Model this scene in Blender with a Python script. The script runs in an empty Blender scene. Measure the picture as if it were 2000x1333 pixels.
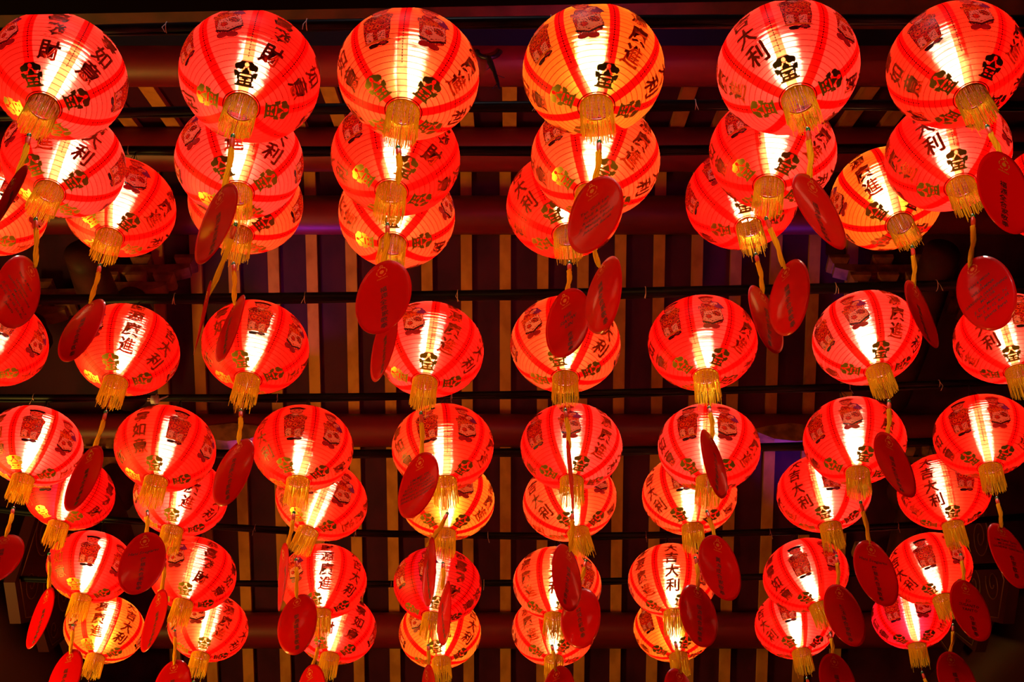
import bpy, bmesh, math, random
from mathutils import Vector, Matrix

# ------------------------------------------------------------------ camera, world, lamps, exposure
S = bpy.context.scene
C = S.collection
cam = bpy.data.cameras.new('camera')
cam_ob = bpy.data.objects.new('camera', cam)
C.objects.link(cam_ob)
cam_ob.location = (0, 0, 1.6)
cam_ob.rotation_euler = (math.radians(90 + 43), 0, 0)
cam.sensor_width = 36
cam.lens = 2420 / 2000 * 36
cam.clip_end = 60
S.camera = cam_ob

world = bpy.data.worlds.new('night')
S.world = world
world.use_nodes = True
world.node_tree.nodes['Background'].inputs[0].default_value = (0.0012, 0.0006, 0.001, 1)
world.node_tree.nodes['Background'].inputs[1].default_value = 1

S.view_settings.view_transform = 'Standard'
S.view_settings.look = 'None'
S.view_settings.gamma = 1
S.view_settings.exposure = 0
S.view_settings.use_curve_mapping = False
S.cycles.max_bounces = 7
S.cycles.transmission_bounces = 5
S.cycles.diffuse_bounces = 4
S.cycles.glossy_bounces = 3
S.cycles.sample_clamp_indirect = 4
S.cycles.sample_clamp_direct = 0


def lamp(name, kind, loc, target, power, colour, size=0.1, spot=40, blend=0.6, label=None):
    l = bpy.data.lights.new(name, kind)
    l.energy = power
    l.color = colour
    if kind == 'SPOT':
        l.spot_size = math.radians(spot)
        l.spot_blend = blend
        l.shadow_soft_size = size
    elif kind == 'AREA':
        l.shape = 'RECTANGLE'
        l.size = size
        l.size_y = size * 0.3
    o = bpy.data.objects.new(name, l)
    C.objects.link(o)
    o.location = loc
    o.rotation_euler = (Vector(target) - Vector(loc)).to_track_quat('-Z', 'Y').to_euler()
    return o


# violet uplights on the roof timbers, and unseen warm lamps to the left of and behind the viewer
lamp('violet_uplight', 'SPOT', (1.95, 7.3, 5.1), (1.80, 6.05, 7.1), 420, (0.20, 0.04, 1.0), 0.05, 26, 1.0)
lamp('violet_uplight', 'SPOT', (-1.60, 7.0, 5.4), (-1.50, 5.60, 7.4), 220, (0.45, 0.04, 0.9), 0.05, 30, 1.0)
lamp('violet_uplight', 'SPOT', (0.4, 2.9, 5.6), (0.0, 3.6, 7.0), 30, (0.9, 0.05, 0.45), 0.05, 130, 1.0)
lamp('unseen_warm_light', 'AREA', (-3.75, 4.7, 3.5), (0.2, 3.6, 4.7), 170, (1.0, 0.60, 0.08), 1.6)
lamp('unseen_warm_light', 'AREA', (0.6, -0.8, 2.8), (0.0, 3.6, 4.6), 100, (1.0, 0.50, 0.10), 1.4)  # unseen, added to brighten fringes and cards from the front
lamp('card_glint_light', 'AREA', (-0.6, -0.7, 7.1), (-0.2, 3.4, 4.0), 45, (1.0, 0.90, 0.92), 0.5)  # unseen white lamp outside, put in for the glints on the cards

# placed by row and column: name, centre, tilt of the axis, turn of the printed panels
LANTERNS = [
    ('A1', (-1.356, 2.172, 4.707), (0.02, 0.04), 352),
    ('A2', (-0.753, 2.085, 4.583), (0.00, 0.06), 14),
    ('A3', (-0.293, 2.051, 4.542), (0.04, -0.08), 226),
    ('A4', (0.230, 2.041, 4.547), (-0.01, -0.06), 194),
    ('A5', (0.783, 2.043, 4.565), (-0.02, 0.04), 64),
    ('A6', (1.322, 2.143, 4.724), (-0.06, 0.00), 204),
    ('B1', (-1.489, 2.606, 4.843), (0.04, 0.04), 160),
    ('B2', (-0.865, 2.488, 4.699), (-0.11, 0.00), 162),
    ('B3', (-0.362, 2.432, 4.649), (0.02, -0.04), 30),
    ('B4', (0.259, 2.431, 4.638), (0.14, -0.06), 204),
    ('B5', (0.832, 2.485, 4.737), (0.20, -0.06), 204),
    ('B6', (1.421, 2.541, 4.799), (-0.02, 0.00), 72),
    ('C0', (-1.946, 3.054, 5.134), (0.09, -0.02), 292),
    ('C1', (-1.428, 2.968, 5.034), (0.02, -0.02), 234),
    ('C2', (-0.941, 2.871, 4.945), (0.00, -0.04), 156),
    ('C3', (-0.396, 2.823, 4.824), (0.02, 0.06), 90),
    ('C4', (0.181, 2.791, 4.838), (-0.02, 0.04), 58),
    ('C5', (0.819, 2.882, 4.983), (-0.03, 0.02), 164),
    ('C6', (1.358, 2.935, 5.042), (-0.07, 0.12), 116),
    ('C7', (2.055, 3.060, 5.230), (-0.02, -0.04), 132),
    ('D0', (-2.041, 3.586, 4.940), (0.08, -0.06), 280),
    ('D1', (-1.477, 3.495, 4.812), (0.05, -0.04), 180),
    ('D2', (-0.963, 3.417, 4.754), (0.04, -0.04), 262),
    ('D3', (-0.304, 3.369, 4.697), (0.06, -0.02), 188),
    ('D4', (0.194, 3.299, 4.658), (0.03, -0.04), 162),
    ('D5', (0.701, 3.340, 4.703), (0.02, -0.04), 204),
    ('D6', (1.322, 3.371, 4.758), (-0.08, -0.04), 176),
    ('D7', (1.919, 3.508, 4.882), (0.00, -0.08), 64),
    ('E0', (-2.021, 4.136, 4.848), (0.05, -0.10), 264),
    ('E1', (-1.392, 3.934, 4.678), (0.05, -0.04), 276),
    ('E2', (-0.836, 3.919, 4.667), (0.01, -0.06), 66),
    ('E3', (-0.272, 3.849, 4.616), (-0.09, -0.08), 232),
    ('E4', (0.234, 3.854, 4.622), (0.02, -0.06), 198),
    ('E5', (0.775, 3.853, 4.618), (0.13, -0.04), 216),
    ('E6', (1.361, 3.872, 4.667), (0.11, 0.00), 186),
    ('E7', (1.951, 4.018, 4.809), (0.06, -0.08), 202),
    ('F1', (-1.995, 4.552, 4.909), (0.10, -0.16), 56),
    ('F2', (-1.434, 4.385, 4.763), (0.06, -0.10), 188),
    ('F3', (-0.818, 4.360, 4.729), (0.27, -0.06), 242),
    ('F4', (-0.274, 4.315, 4.697), (0.03, -0.08), 226),
    ('F5', (0.245, 4.300, 4.686), (-0.19, -0.04), 58),
    ('F6', (0.751, 4.277, 4.698), (0.01, -0.08), 50),
    ('F7', (1.344, 4.356, 4.764), (-0.03, -0.12), 64),
    ('F8', (1.901, 4.440, 4.834), (-0.05, -0.18), 76),
    ('G1', (-1.986, 5.000, 4.805), (0.06, -0.08), 262),
    ('G2', (-1.480, 4.939, 4.727), (0.09, 0.02), 12),
    ('G3', (-0.865, 4.890, 4.656), (-0.05, -0.04), 170),
    ('G4', (-0.337, 4.860, 4.618), (0.10, -0.04), 12),
    ('G5', (0.205, 4.862, 4.624), (0.10, -0.08), 110),
    ('G6', (0.729, 4.871, 4.649), (0.03, -0.10), 106),
    ('G7', (1.365, 4.953, 4.730), (-0.23, -0.08), 226),
    ('G8', (1.992, 5.065, 4.836), (-0.15, -0.04), 44),
    ('H1', (-2.068, 5.599, 4.819), (0.05, 0.00), 166),
    ('H2', (-1.527, 5.538, 4.795), (0.07, 0.00), 198),
    ('H3', (-0.869, 5.438, 4.729), (0.07, 0.06), 336),
    ('H4', (-0.351, 5.393, 4.680), (-0.08, 0.08), 168),
    ('H5', (0.200, 5.325, 4.656), (0.01, 0.04), 116),
    ('H6', (0.807, 5.493, 4.769), (-0.05, 0.00), 196),
    ('H7', (1.418, 5.507, 4.794), (-0.03, 0.02), 46),
    ('H8', (2.062, 5.649, 4.921), (0.01, -0.12), 202),
]
CARDS = [
    ('A1', (-1.355, 2.172, 4.229), (0.256, -0.310, -0.916), 72),
    ('A2', (-0.761, 2.114, 4.113), (0.080, -0.068, -0.995), 61),
    ('A4', (0.208, 2.060, 4.074), (0.018, -0.117, -0.993), 34),
    ('A5', (0.769, 2.072, 4.104), (-0.014, -0.087, -0.996), 58),
    ('A6', (1.330, 2.115, 4.260), (-0.218, 0.105, -0.970), 41),
    ('B1', (-1.452, 2.613, 4.361), (-0.056, -0.173, -0.983), 35),
    ('B2', (-0.907, 2.617, 4.250), (0.086, -0.191, -0.978), 87),
    ('B3', (-0.372, 2.446, 4.182), (0.110, -0.048, -0.993), 27),
    ('B4', (0.246, 2.429, 4.179), (-0.005, -0.105, -0.994), 52),
    ('B5', (0.807, 2.537, 4.282), (-0.070, -0.053, -0.996), 45),
    ('B6', (1.372, 2.568, 4.327), (0.092, -0.075, -0.993), 18),
    ('C1', (-1.425, 2.969, 4.570), (-0.010, -0.048, -0.999), 54),
    ('C2', (-0.911, 2.882, 4.478), (0.034, -0.118, -0.992), 71),
    ('C3', (-0.400, 2.833, 4.350), (0.048, -0.106, -0.993), 64),
    ('C4', (0.168, 2.753, 4.371), (0.053, -0.080, -0.995), 34),
    ('C5', (0.824, 2.865, 4.513), (-0.033, -0.050, -0.998), 60),
    ('C6', (1.345, 2.917, 4.581), (-0.040, -0.020, -0.999), 68),
    ('D1', (-1.499, 3.507, 4.345), (0.044, -0.083, -0.996), 58),
    ('D2', (-0.951, 3.391, 4.299), (-0.013, -0.061, -0.998), 50),
    ('D3', (-0.312, 3.408, 4.234), (-0.000, -0.123, -0.992), 43),
    ('D4', (0.190, 3.290, 4.185), (0.045, -0.158, -0.986), 85),
    ('D5', (0.680, 3.296, 4.248), (-0.041, -0.147, -0.988), 66),
    ('D6', (1.300, 3.382, 4.303), (-0.039, -0.101, -0.994), 53),
    ('E0', (-2.008, 4.119, 4.398), (0.172, -0.302, -0.938), 27),
    ('E1', (-1.368, 3.885, 4.232), (0.128, -0.115, -0.985), 24),
    ('E2', (-0.847, 3.921, 4.199), (0.130, -0.151, -0.980), 78),
    ('E3', (-0.313, 3.828, 4.166), (0.079, -0.153, -0.985), 73),
    ('E4', (0.214, 3.852, 4.157), (-0.094, -0.163, -0.982), 51),
    ('E5', (0.745, 3.808, 4.165), (-0.049, -0.115, -0.992), 37),
    ('E6', (1.332, 3.897, 4.208), (-0.039, -0.061, -0.997), 37),
    ('E7', (1.890, 3.990, 4.363), (0.015, 0.001, -1.000), 49),
    ('F1', (-1.990, 4.632, 4.457), (0.029, -0.029, -0.999), 66),
    ('F2', (-1.432, 4.405, 4.302), (0.060, -0.115, -0.992), 64),
    ('F3', (-0.875, 4.374, 4.278), (0.136, -0.120, -0.983), 29),
    ('F4', (-0.278, 4.261, 4.251), (0.057, -0.187, -0.981), 72),
    ('F5', (0.251, 4.265, 4.236), (0.070, -0.192, -0.979), 26),
    ('F6', (0.736, 4.250, 4.244), (-0.069, -0.109, -0.992), 36),
    ('F7', (1.320, 4.365, 4.308), (0.013, -0.056, -0.998), 37),
    ('F8', (1.876, 4.453, 4.386), (-0.055, -0.034, -0.998), 38),
    ('G1', (-1.962, 4.965, 4.359), (0.032, -0.004, -0.999), 45),
    ('G2', (-1.474, 4.902, 4.272), (0.110, -0.032, -0.993), 28),
    ('G3', (-0.866, 4.840, 4.203), (0.163, -0.119, -0.979), 45),
    ('G4', (-0.358, 4.796, 4.173), (0.104, -0.164, -0.981), 69),
    ('G5', (0.184, 4.803, 4.186), (0.048, -0.082, -0.996), 34),
    ('G6', (0.722, 4.843, 4.198), (-0.081, -0.069, -0.994), 41),
    ('G7', (1.402, 4.905, 4.296), (-0.020, -0.038, -0.999), 33),
    ('G8', (1.971, 5.058, 4.390), (0.030, -0.002, -1.000), 30),
]

R = 0.20          # lantern radius
Q = 0.80          # lanterns are squashed: half height = Q * R
rng = random.Random(7)
rad = math.radians


# ------------------------------------------------------------------ mesh collector
class MB:
    def __init__(self):
        self.v, self.f, self.m, self.c = [], [], [], []

    def vert(self, p):
        self.v.append(tuple(p))
        return len(self.v) - 1

    def face(self, idx, m=0, c=(1, 1, 1)):
        self.f.append(tuple(idx))
        self.m.append(m)
        self.c.append(c)

    def poly(self, pts, m=0, c=(1, 1, 1)):
        self.face([self.vert(p) for p in pts], m, c)

    def box(self, lo, hi, m=0, mat=None):
        x0, y0, z0 = lo
        x1, y1, z1 = hi
        P = [Vector(p) for p in ((x0, y0, z0), (x1, y0, z0), (x1, y1, z0), (x0, y1, z0),
                                 (x0, y0, z1), (x1, y0, z1), (x1, y1, z1), (x0, y1, z1))]
        if mat is not None:
            P = [mat @ p for p in P]
        b = len(self.v)
        self.v += [tuple(p) for p in P]
        for q in ((0, 3, 2, 1), (4, 5, 6, 7), (0, 1, 5, 4), (1, 2, 6, 5), (2, 3, 7, 6), (3, 0, 4, 7)):
            self.face([b + i for i in q], m)

    def tube(self, path, r, n=8, m=0, cap=True, closed=False):
        path = [Vector(p) for p in path]
        k = len(path)
        rs = r if isinstance(r, (list, tuple)) else [r] * k
        ref = None
        rings = []
        for i, p in enumerate(path):
            if closed:
                t = path[(i + 1) % k] - path[i - 1]
            else:
                t = path[min(i + 1, k - 1)] - path[max(i - 1, 0)]
            t = t.normalized() if t.length > 1e-9 else Vector((0, 0, 1))
            if ref is None:
                ref = Vector((1, 0, 0)) if abs(t.x) < 0.8 else Vector((0, 1, 0))
            a = (ref - t * ref.dot(t)).normalized()
            ref = a
            b = t.cross(a)
            base = len(self.v)
            for j in range(n):
                w = 2 * math.pi * j / n
                self.v.append(tuple(p + (a * math.cos(w) + b * math.sin(w)) * rs[i]))
            rings.append(base)
        for i in range(k if closed else k - 1):
            a0, b0 = rings[i], rings[(i + 1) % k]
            for j in range(n):
                j2 = (j + 1) % n
                self.face((a0 + j, a0 + j2, b0 + j2, b0 + j), m)
        if cap and not closed:
            self.face([rings[0] + j for j in range(n)][::-1], m)
            self.face([rings[-1] + j for j in range(n)], m)

    def build(self, name, mats, parent=None, smooth=True, colours=False):
        me = bpy.data.meshes.new(name)
        me.from_pydata(self.v, [], self.f)
        for m in (mats if isinstance(mats, (list, tuple)) else [mats]):
            me.materials.append(m)
        me.polygons.foreach_set('material_index', self.m)
        me.polygons.foreach_set('use_smooth', [smooth] * len(self.f))
        if colours:
            at = me.color_attributes.new('ink', 'FLOAT_COLOR', 'CORNER')
            buf = []
            for f, c in zip(self.f, self.c):
                buf += [c[0], c[1], c[2], 1.0] * len(f)
            at.data.foreach_set('color', buf)
        me.update()
        o = bpy.data.objects.new(name, me)
        C.objects.link(o)
        o.parent = parent
        return o


def tag(o, label=None, cat=None, group=None, kind=None):
    if label:
        o['label'] = label
    if cat:
        o['category'] = cat
    if group:
        o['group'] = group
    if kind:
        o['kind'] = kind
    return o


# ------------------------------------------------------------------ materials
class NT:
    def __init__(self, name):
        self.mat = bpy.data.materials.new(name)
        self.mat.use_nodes = True
        self.t = self.mat.node_tree
        self.t.nodes.clear()

    def N(self, kind, **inp):
        n = self.t.nodes.new(kind)
        for k, v in inp.items():
            self.put(n, k.replace('_', ' '), v)
        return n

    def put(self, n, key, v):
        s = n.inputs[key]
        if hasattr(v, 'is_output'):
            self.t.links.new(v, s)
        else:
            s.default_value = v

    def M(self, op, *a, clamp=False):
        n = self.t.nodes.new('ShaderNodeMath')
        n.operation = op
        n.use_clamp = clamp
        for i, v in enumerate(a):
            self.put(n, i, v)
        return n.outputs[0]

    def V(self, op, a, b=None, s=None):
        n = self.t.nodes.new('ShaderNodeVectorMath')
        n.operation = op
        self.put(n, 0, a)
        if b is not None:
            self.put(n, 1, b)
        if s is not None:
            self.put(n, 'Scale', s)
        return n.outputs['Value'] if op == 'LENGTH' else n.outputs[0]

    def mixc(self, f, a, b):
        n = self.t.nodes.new('ShaderNodeMix')
        n.data_type = 'RGBA'
        self.put(n, 0, f)
        self.put(n, 6, a)
        self.put(n, 7, b)
        return n.outputs[2]

    def mixs(self, f, a, b):
        n = self.t.nodes.new('ShaderNodeMixShader')
        self.put(n, 0, f)
        self.t.links.new(a, n.inputs[1])
        self.t.links.new(b, n.inputs[2])
        return n.outputs[0]

    def smooth(self, v, lo, hi, a=0.0, b=1.0):
        n = self.t.nodes.new('ShaderNodeMapRange')
        n.interpolation_type = 'SMOOTHSTEP'
        for i, x in enumerate((v, lo, hi, a, b)):
            self.put(n, i, x)
        return n.outputs[0]

    def out(self, s):
        o = self.t.nodes.new('ShaderNodeOutputMaterial')
        self.t.links.new(s, o.inputs[0])
        return self.mat


def rgb(*c):
    return (c[0], c[1], c[2], 1)


def principled(name, col, rough=0.5, metal=0.0, coat=0.0, noise=None, bump=0.0, spec=0.5):
    t = NT(name)
    b = t.N('ShaderNodeBsdfPrincipled', Roughness=rough, Metallic=metal)
    b.inputs['Coat Weight'].default_value = coat
    b.inputs['Specular IOR Level'].default_value = spec
    if noise:
        sc, stretch, col2 = noise
        tc = t.N('ShaderNodeTexCoord')
        mp = t.N('ShaderNodeMapping', Vector=tc.outputs['Object'], Scale=stretch)
        nz = t.N('ShaderNodeTexNoise', Vector=mp.outputs[0], Scale=sc, Detail=5.0)
        f = t.smooth(nz.outputs[0], 0.35, 0.7)
        t.put(b, 'Base Color', t.mixc(f, rgb(*col), rgb(*col2)))
        if bump:
            bp = t.N('ShaderNodeBump', Strength=bump, Distance=0.01, Height=nz.outputs[0])
            t.put(b, 'Normal', bp.outputs[0])
    else:
        b.inputs['Base Color'].default_value = rgb(*col)
    return t.out(b.outputs[0])


def cloth_material():
    """dyed lantern cloth: horizontal threads spread the bulb's image into a vertical streak"""
    t = NT('lantern_cloth')
    tc = t.N('ShaderNodeTexCoord')
    g = t.N('ShaderNodeNewGeometry')
    oi = t.N('ShaderNodeObjectInfo')
    sp = t.N('ShaderNodeSeparateXYZ', Vector=tc.outputs['Object'])
    x, y, z = sp.outputs
    rr = t.M('DIVIDE', t.M('SQRT', t.M('ADD', t.M('MULTIPLY', x, x), t.M('MULTIPLY', y, y))), R)
    phi = t.M('ARCTAN2', t.M('DIVIDE', z, Q * R), rr)
    az = t.M('ARCTAN2', y, x)
    k = t.M('DIVIDE', az, rad(45))
    near = t.M('ROUND', k)
    d = t.M('MULTIPLY', t.M('ABSOLUTE', t.M('SUBTRACT', k, near)), t.M('MULTIPLY', rr, rad(45)))
    stripe = t.smooth(d, 0.068, 0.076, 1.0, 0.0)
    # seam: dashed dark thread down the middle of each stripe, ends above the emblem
    dash = t.smooth(t.M('SINE', t.M('MULTIPLY', phi, 140.0)), -0.45, -0.1)
    seam = t.M('MULTIPLY', t.M('MULTIPLY', t.smooth(d, 0.006, 0.010, 1.0, 0.0), t.smooth(phi, rad(-47), rad(-46))), t.M('ADD', 0.35, t.M('MULTIPLY', dash, 0.65)))
    # wire rib every five degrees
    fr = t.M('FRACT', t.M('DIVIDE', t.M('ADD', phi, rad(92.5)), rad(5)))
    rib = t.smooth(t.M('ABSOLUTE', t.M('SUBTRACT', fr, 0.5)), 0.045, 0.09, 1.0, 0.0)
    # panels facing a chosen side get a deeper red: one bit per panel in the object's alpha
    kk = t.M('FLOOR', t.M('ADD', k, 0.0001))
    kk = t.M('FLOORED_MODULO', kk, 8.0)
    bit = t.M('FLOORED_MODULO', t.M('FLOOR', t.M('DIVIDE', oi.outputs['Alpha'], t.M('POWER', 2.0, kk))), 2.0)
    wn = t.N('ShaderNodeTexWhiteNoise')
    wn.noise_dimensions = '1D'
    t.put(wn, 'W', t.M('ADD', kk, t.M('FLOOR', t.M('MULTIPLY', oi.outputs['Random'], 97.0))))
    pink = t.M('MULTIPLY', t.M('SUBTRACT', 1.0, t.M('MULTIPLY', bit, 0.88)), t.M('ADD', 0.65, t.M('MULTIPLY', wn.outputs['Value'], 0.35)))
    # weave
    cv = t.t.nodes.new('ShaderNodeCombineXYZ')
    t.put(cv, 0, t.M('MULTIPLY', az, 5.0))
    t.put(cv, 1, t.M('MULTIPLY', phi, 6.0))
    t.put(cv, 2, oi.outputs['Random'])
    nz = t.N('ShaderNodeTexNoise', Vector=cv.outputs[0], Scale=3.0, Detail=4.0)
    weave = t.M('ADD', 0.82, t.M('MULTIPLY', nz.outputs[0], 0.36))
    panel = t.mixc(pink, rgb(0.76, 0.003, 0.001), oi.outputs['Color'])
    panel = t.mixc(stripe, panel, rgb(0.60, 0.0004, 0.0002))
    dark = t.M('MULTIPLY', weave, t.M('SUBTRACT', 1.0, t.M('MULTIPLY', rib, 0.8)))
    dark = t.M('MULTIPLY', dark, t.M('SUBTRACT', 1.0, t.M('MULTIPLY', seam, 0.96)))
    panel = t.V('SCALE', panel, s=dark)
    # streak colour
    warm = t.V('ADD', t.V('MULTIPLY', oi.outputs['Color'], (0.0, 4.0, 4.0)), (1.0, 0.50, 0.36))
    sc = t.mixc(stripe, t.mixc(pink, rgb(0.9, 0.40, 0.28), warm), rgb(0.9, 0.17, 0.045))
    sc = t.V('SCALE', sc, s=dark)
    hz = t.mixc(stripe, t.mixc(pink, rgb(0.8, 0.035, 0.012), t.V('MULTIPLY', oi.outputs['Color'], (0.7, 12.5, 13.0))), rgb(0.6, 0.012, 0.003))
    hz = t.V('SCALE', hz, s=dark)
    # jittered normal along the latitude tangent
    vt = t.N('ShaderNodeVectorTransform', Vector=t.V('CROSS_PRODUCT', (0, 0, 1), tc.outputs['Object']))
    vt.vector_type = 'VECTOR'
    vt.convert_from = 'OBJECT'
    vt.convert_to = 'WORLD'
    lat = t.V('CROSS_PRODUCT', g.outputs['Normal'], t.V('NORMALIZE', vt.outputs[0]))
    w3 = t.N('ShaderNodeTexWhiteNoise', Vector=t.V('SCALE', g.outputs['Position'], s=7919.0))
    ang = t.M('MULTIPLY', t.M('SUBTRACT', w3.outputs['Value'], 0.5), 2 * rad(78))
    nn = t.V('NORMALIZE', t.V('ADD', t.V('SCALE', g.outputs['Normal'], s=t.M('COSINE', ang)), t.V('SCALE', lat, s=t.M('SINE', ang))))
    streak = t.N('ShaderNodeBsdfRefraction', Color=sc, Roughness=0.18, IOR=1.52, Normal=nn)
    haze = t.N('ShaderNodeBsdfRefraction', Color=hz, Roughness=0.7, IOR=1.45)
    tr = t.N('ShaderNodeBsdfTranslucent', Color=panel)
    df = t.N('ShaderNodeBsdfPrincipled', Roughness=0.45)
    t.put(df, 'Base Color', t.V('SCALE', panel, s=0.6))
    a = t.mixs(0.22, tr.outputs[0], df.outputs[0])
    b = t.mixs(0.38, streak.outputs[0], haze.outputs[0])
    return t.out(t.mixs(0.15, a, b))


def print_material():
    t = NT('printed_ink')
    at = t.t.nodes.new('ShaderNodeAttribute')
    at.attribute_name = 'ink'
    tr = t.N('ShaderNodeBsdfTranslucent', Color=at.outputs['Color'])
    df = t.N('ShaderNodeBsdfPrincipled', Roughness=0.4)
    t.put(df, 'Base Color', at.outputs['Color'])
    return t.out(t.mixs(0.35, tr.outputs[0], df.outputs[0]))


def translucent(name, col, part=0.6, rough=0.6):
    t = NT(name)
    tr = t.N('ShaderNodeBsdfTranslucent', Color=rgb(*col))
    df = t.N('ShaderNodeBsdfDiffuse', Color=rgb(*col))
    return t.out(t.mixs(part, df.outputs[0], tr.outputs[0]))


def bulb_material():
    t = NT('bulb_glow')
    oi = t.N('ShaderNodeObjectInfo')
    e = t.N('ShaderNodeEmission', Color=oi.outputs['Color'], Strength=BULB)
    return t.out(e.outputs[0])


BULB = 140.0
M = {
    'cloth': cloth_material(),
    'print': print_material(),
    'gold': principled('gold_foil', (0.62, 0.40, 0.045), 0.36, 0.65),
    'bulb': bulb_material(),
    'socket': principled('white_plastic', (0.7, 0.68, 0.6), 0.4),
    'ring': principled('lacquered_ring', (0.55, 0.05, 0.02), 0.3, 0.2),
    'goldring': principled('brass_trim', (0.75, 0.38, 0.06), 0.3, 0.8),
    'fringe': translucent('yellow_fringe_thread', (1.0, 0.56, 0.018), 0.45),
    'net': translucent('pale_net_thread', (1.0, 0.72, 0.45), 0.7),
    'wrap': principled('red_thread', (0.6, 0.04, 0.015), 0.5),
    'bead': principled('green_bead', (0.02, 0.16, 0.10), 0.15, 0.0, 1.0),
    'wire': principled('black_wire', (0.012, 0.01, 0.012), 0.4),
    'card': None,
    'ink': principled('black_ink', (0.012, 0.0, 0.0), 0.5),
    'cardgold': principled('card_gold_print', (0.75, 0.22, 0.03), 0.35, 0.5),
    'pipe': principled('black_painted_pipe', (0.003, 0.0025, 0.004), 0.4, 0.0, 0.0, spec=0.04),
    'greyplug': principled('grey_plastic', (0.28, 0.30, 0.36), 0.4),
    'tie': principled('cable_tie', (0.55, 0.35, 0.3), 0.5),
    'board': principled('dark_roof_boards', (0.055, 0.006, 0.022), 0.55, noise=(6.0, (1, 0.15, 1), (0.030, 0.004, 0.018)), bump=0.3, spec=0.08),
    'rafter': principled('tan_rafter_wood', (0.55, 0.185, 0.035), 0.7, spec=0.1, noise=(9.0, (1, 0.2, 1), (0.38, 0.12, 0.022)), bump=0.2),
    'purlin': principled('red_lacquered_purlin', (0.16, 0.005, 0.010), 0.42, 0.0, 0.0, spec=0.3, noise=(5.0, (0.15, 1, 1), (0.10, 0.004, 0.008)), bump=0.15),
    'truss': principled('dark_carved_wood', (0.05, 0.008, 0.006), 0.6, spec=0.15, noise=(8.0, (1, 1, 1), (0.025, 0.005, 0.004)), bump=0.3),
    'bracket': principled('painted_bracket_wood', (0.34, 0.12, 0.04), 0.6, spec=0.15, noise=(12.0, (1, 1, 1), (0.15, 0.05, 0.02)), bump=0.2),
    'gilt': principled('gilt_line', (0.22, 0.09, 0.025), 0.5, 0.3),
    'navy': principled('navy_painted_beam', (0.006, 0.005, 0.022), 0.7, spec=0.02),
    'black': principled('black_lacquer', (0.004, 0.0004, 0.0004), 0.7, spec=0.01),
    'dark': principled('dark_lacquer', (0.035, 0.003, 0.005), 0.6, 0.0, 0.0, spec=0.2),
    'wall': principled('dark_wall_plaster', (0.018, 0.004, 0.004), 0.9, spec=0.05),
    'floor': principled('dark_stone_floor', (0.06, 0.045, 0.04), 0.5, noise=(3.0, (1, 1, 1), (0.04, 0.03, 0.028))),
}


def card_material():
    t = NT('red_gloss_card')
    b = t.N('ShaderNodeBsdfPrincipled', Roughness=0.40)
    b.inputs['Base Color'].default_value = rgb(0.58, 0.0006, 0.0008)
    b.inputs['Specular IOR Level'].default_value = 0.08
    b.inputs['Coat Weight'].default_value = 0.28
    b.inputs['Coat Roughness'].default_value = 0.08
    tr = t.N('ShaderNodeBsdfTranslucent', Color=rgb(0.55, 0.0, 0.0))
    return t.out(t.mixs(0.25, b.outputs[0], tr.outputs[0]))


M['card'] = card_material()


# ------------------------------------------------------------------ lettering (built-in font only)
_glyphs = {}


def glyph(text, bold=0.0, res=2, shear=0.0, align='CENTER'):
    """flat outline of a text, height about 1, centred; list of verts and faces"""
    key = (text, bold, res, shear)
    if key in _glyphs:
        return _glyphs[key]
    cu = bpy.data.curves.new('text', 'FONT')
    cu.body = text
    cu.size = 1.0
    cu.offset = bold
    cu.resolution_u = res
    cu.shear = shear
    cu.align_x = 'CENTER'
    ob = bpy.data.objects.new('text', cu)
    C.objects.link(ob)
    bpy.context.view_layer.update()
    me = bpy.data.meshes.new_from_object(ob.evaluated_get(bpy.context.evaluated_depsgraph_get()))
    vs = [(v.co.x, v.co.y) for v in me.vertices]
    fs = [tuple(p.vertices) for p in me.polygons if p.normal.z > -2]
    bpy.data.objects.remove(ob)
    bpy.data.curves.remove(cu)
    bpy.data.meshes.remove(me)
    x0, x1 = min(v[0] for v in vs), max(v[0] for v in vs)
    y0, y1 = min(v[1] for v in vs), max(v[1] for v in vs)
    vs = [(v[0] - (x0 + x1) / 2, v[1] - (y0 + y1) / 2) for v in vs]
    _glyphs[key] = (vs, fs, x1 - x0, y1 - y0)
    return _glyphs[key]


def refine(vs, fs, lim):
    """split the long edges of a flat mesh so it can follow a curved surface"""
    bm = bmesh.new()
    bv = [bm.verts.new((v[0], v[1], 0)) for v in vs]
    for f in fs:
        try:
            bm.faces.new([bv[i] for i in f])
        except ValueError:
            pass
    for _ in range(3):
        e = [e for e in bm.edges if e.calc_length() > lim]
        if not e:
            break
        bmesh.ops.subdivide_edges(bm, edges=e, cuts=1)
        bmesh.ops.triangulate(bm, faces=[f for f in bm.faces if len(f.verts) > 4])
    bm.verts.index_update()
    out = [(v.co.x, v.co.y) for v in bm.verts], [tuple(v.index for v in f.verts) for f in bm.faces]
    bm.free()
    return out


# ------------------------------------------------------------------ the lantern's printed cloth
def ell(az, phi, lift=0.0):
    s = 1 + lift
    return Vector((math.cos(phi) * math.cos(az) * s, math.cos(phi) * math.sin(az) * s, Q * math.sin(phi) * s)) * R


def on_panel(az0, phi0):
    def f(u, v, lift):
        ph = phi0 + v
        return ell(az0 + u / max(math.cos(ph), 0.3), ph, lift)
    return f


def on_tangent(az0, phi0):
    c = ell(az0, phi0)
    ta = Vector((-math.sin(az0), math.cos(az0), 0))
    tp = (ell(az0, phi0 + 0.01) - ell(az0, phi0 - 0.01)).normalized()

    def f(u, v, lift):
        p = c + (ta * u + tp * v) * R
        k = math.sqrt(p.x ** 2 + p.y ** 2 + (p.z / Q) ** 2) / R
        return p / k * (1 + lift)
    return f


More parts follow.
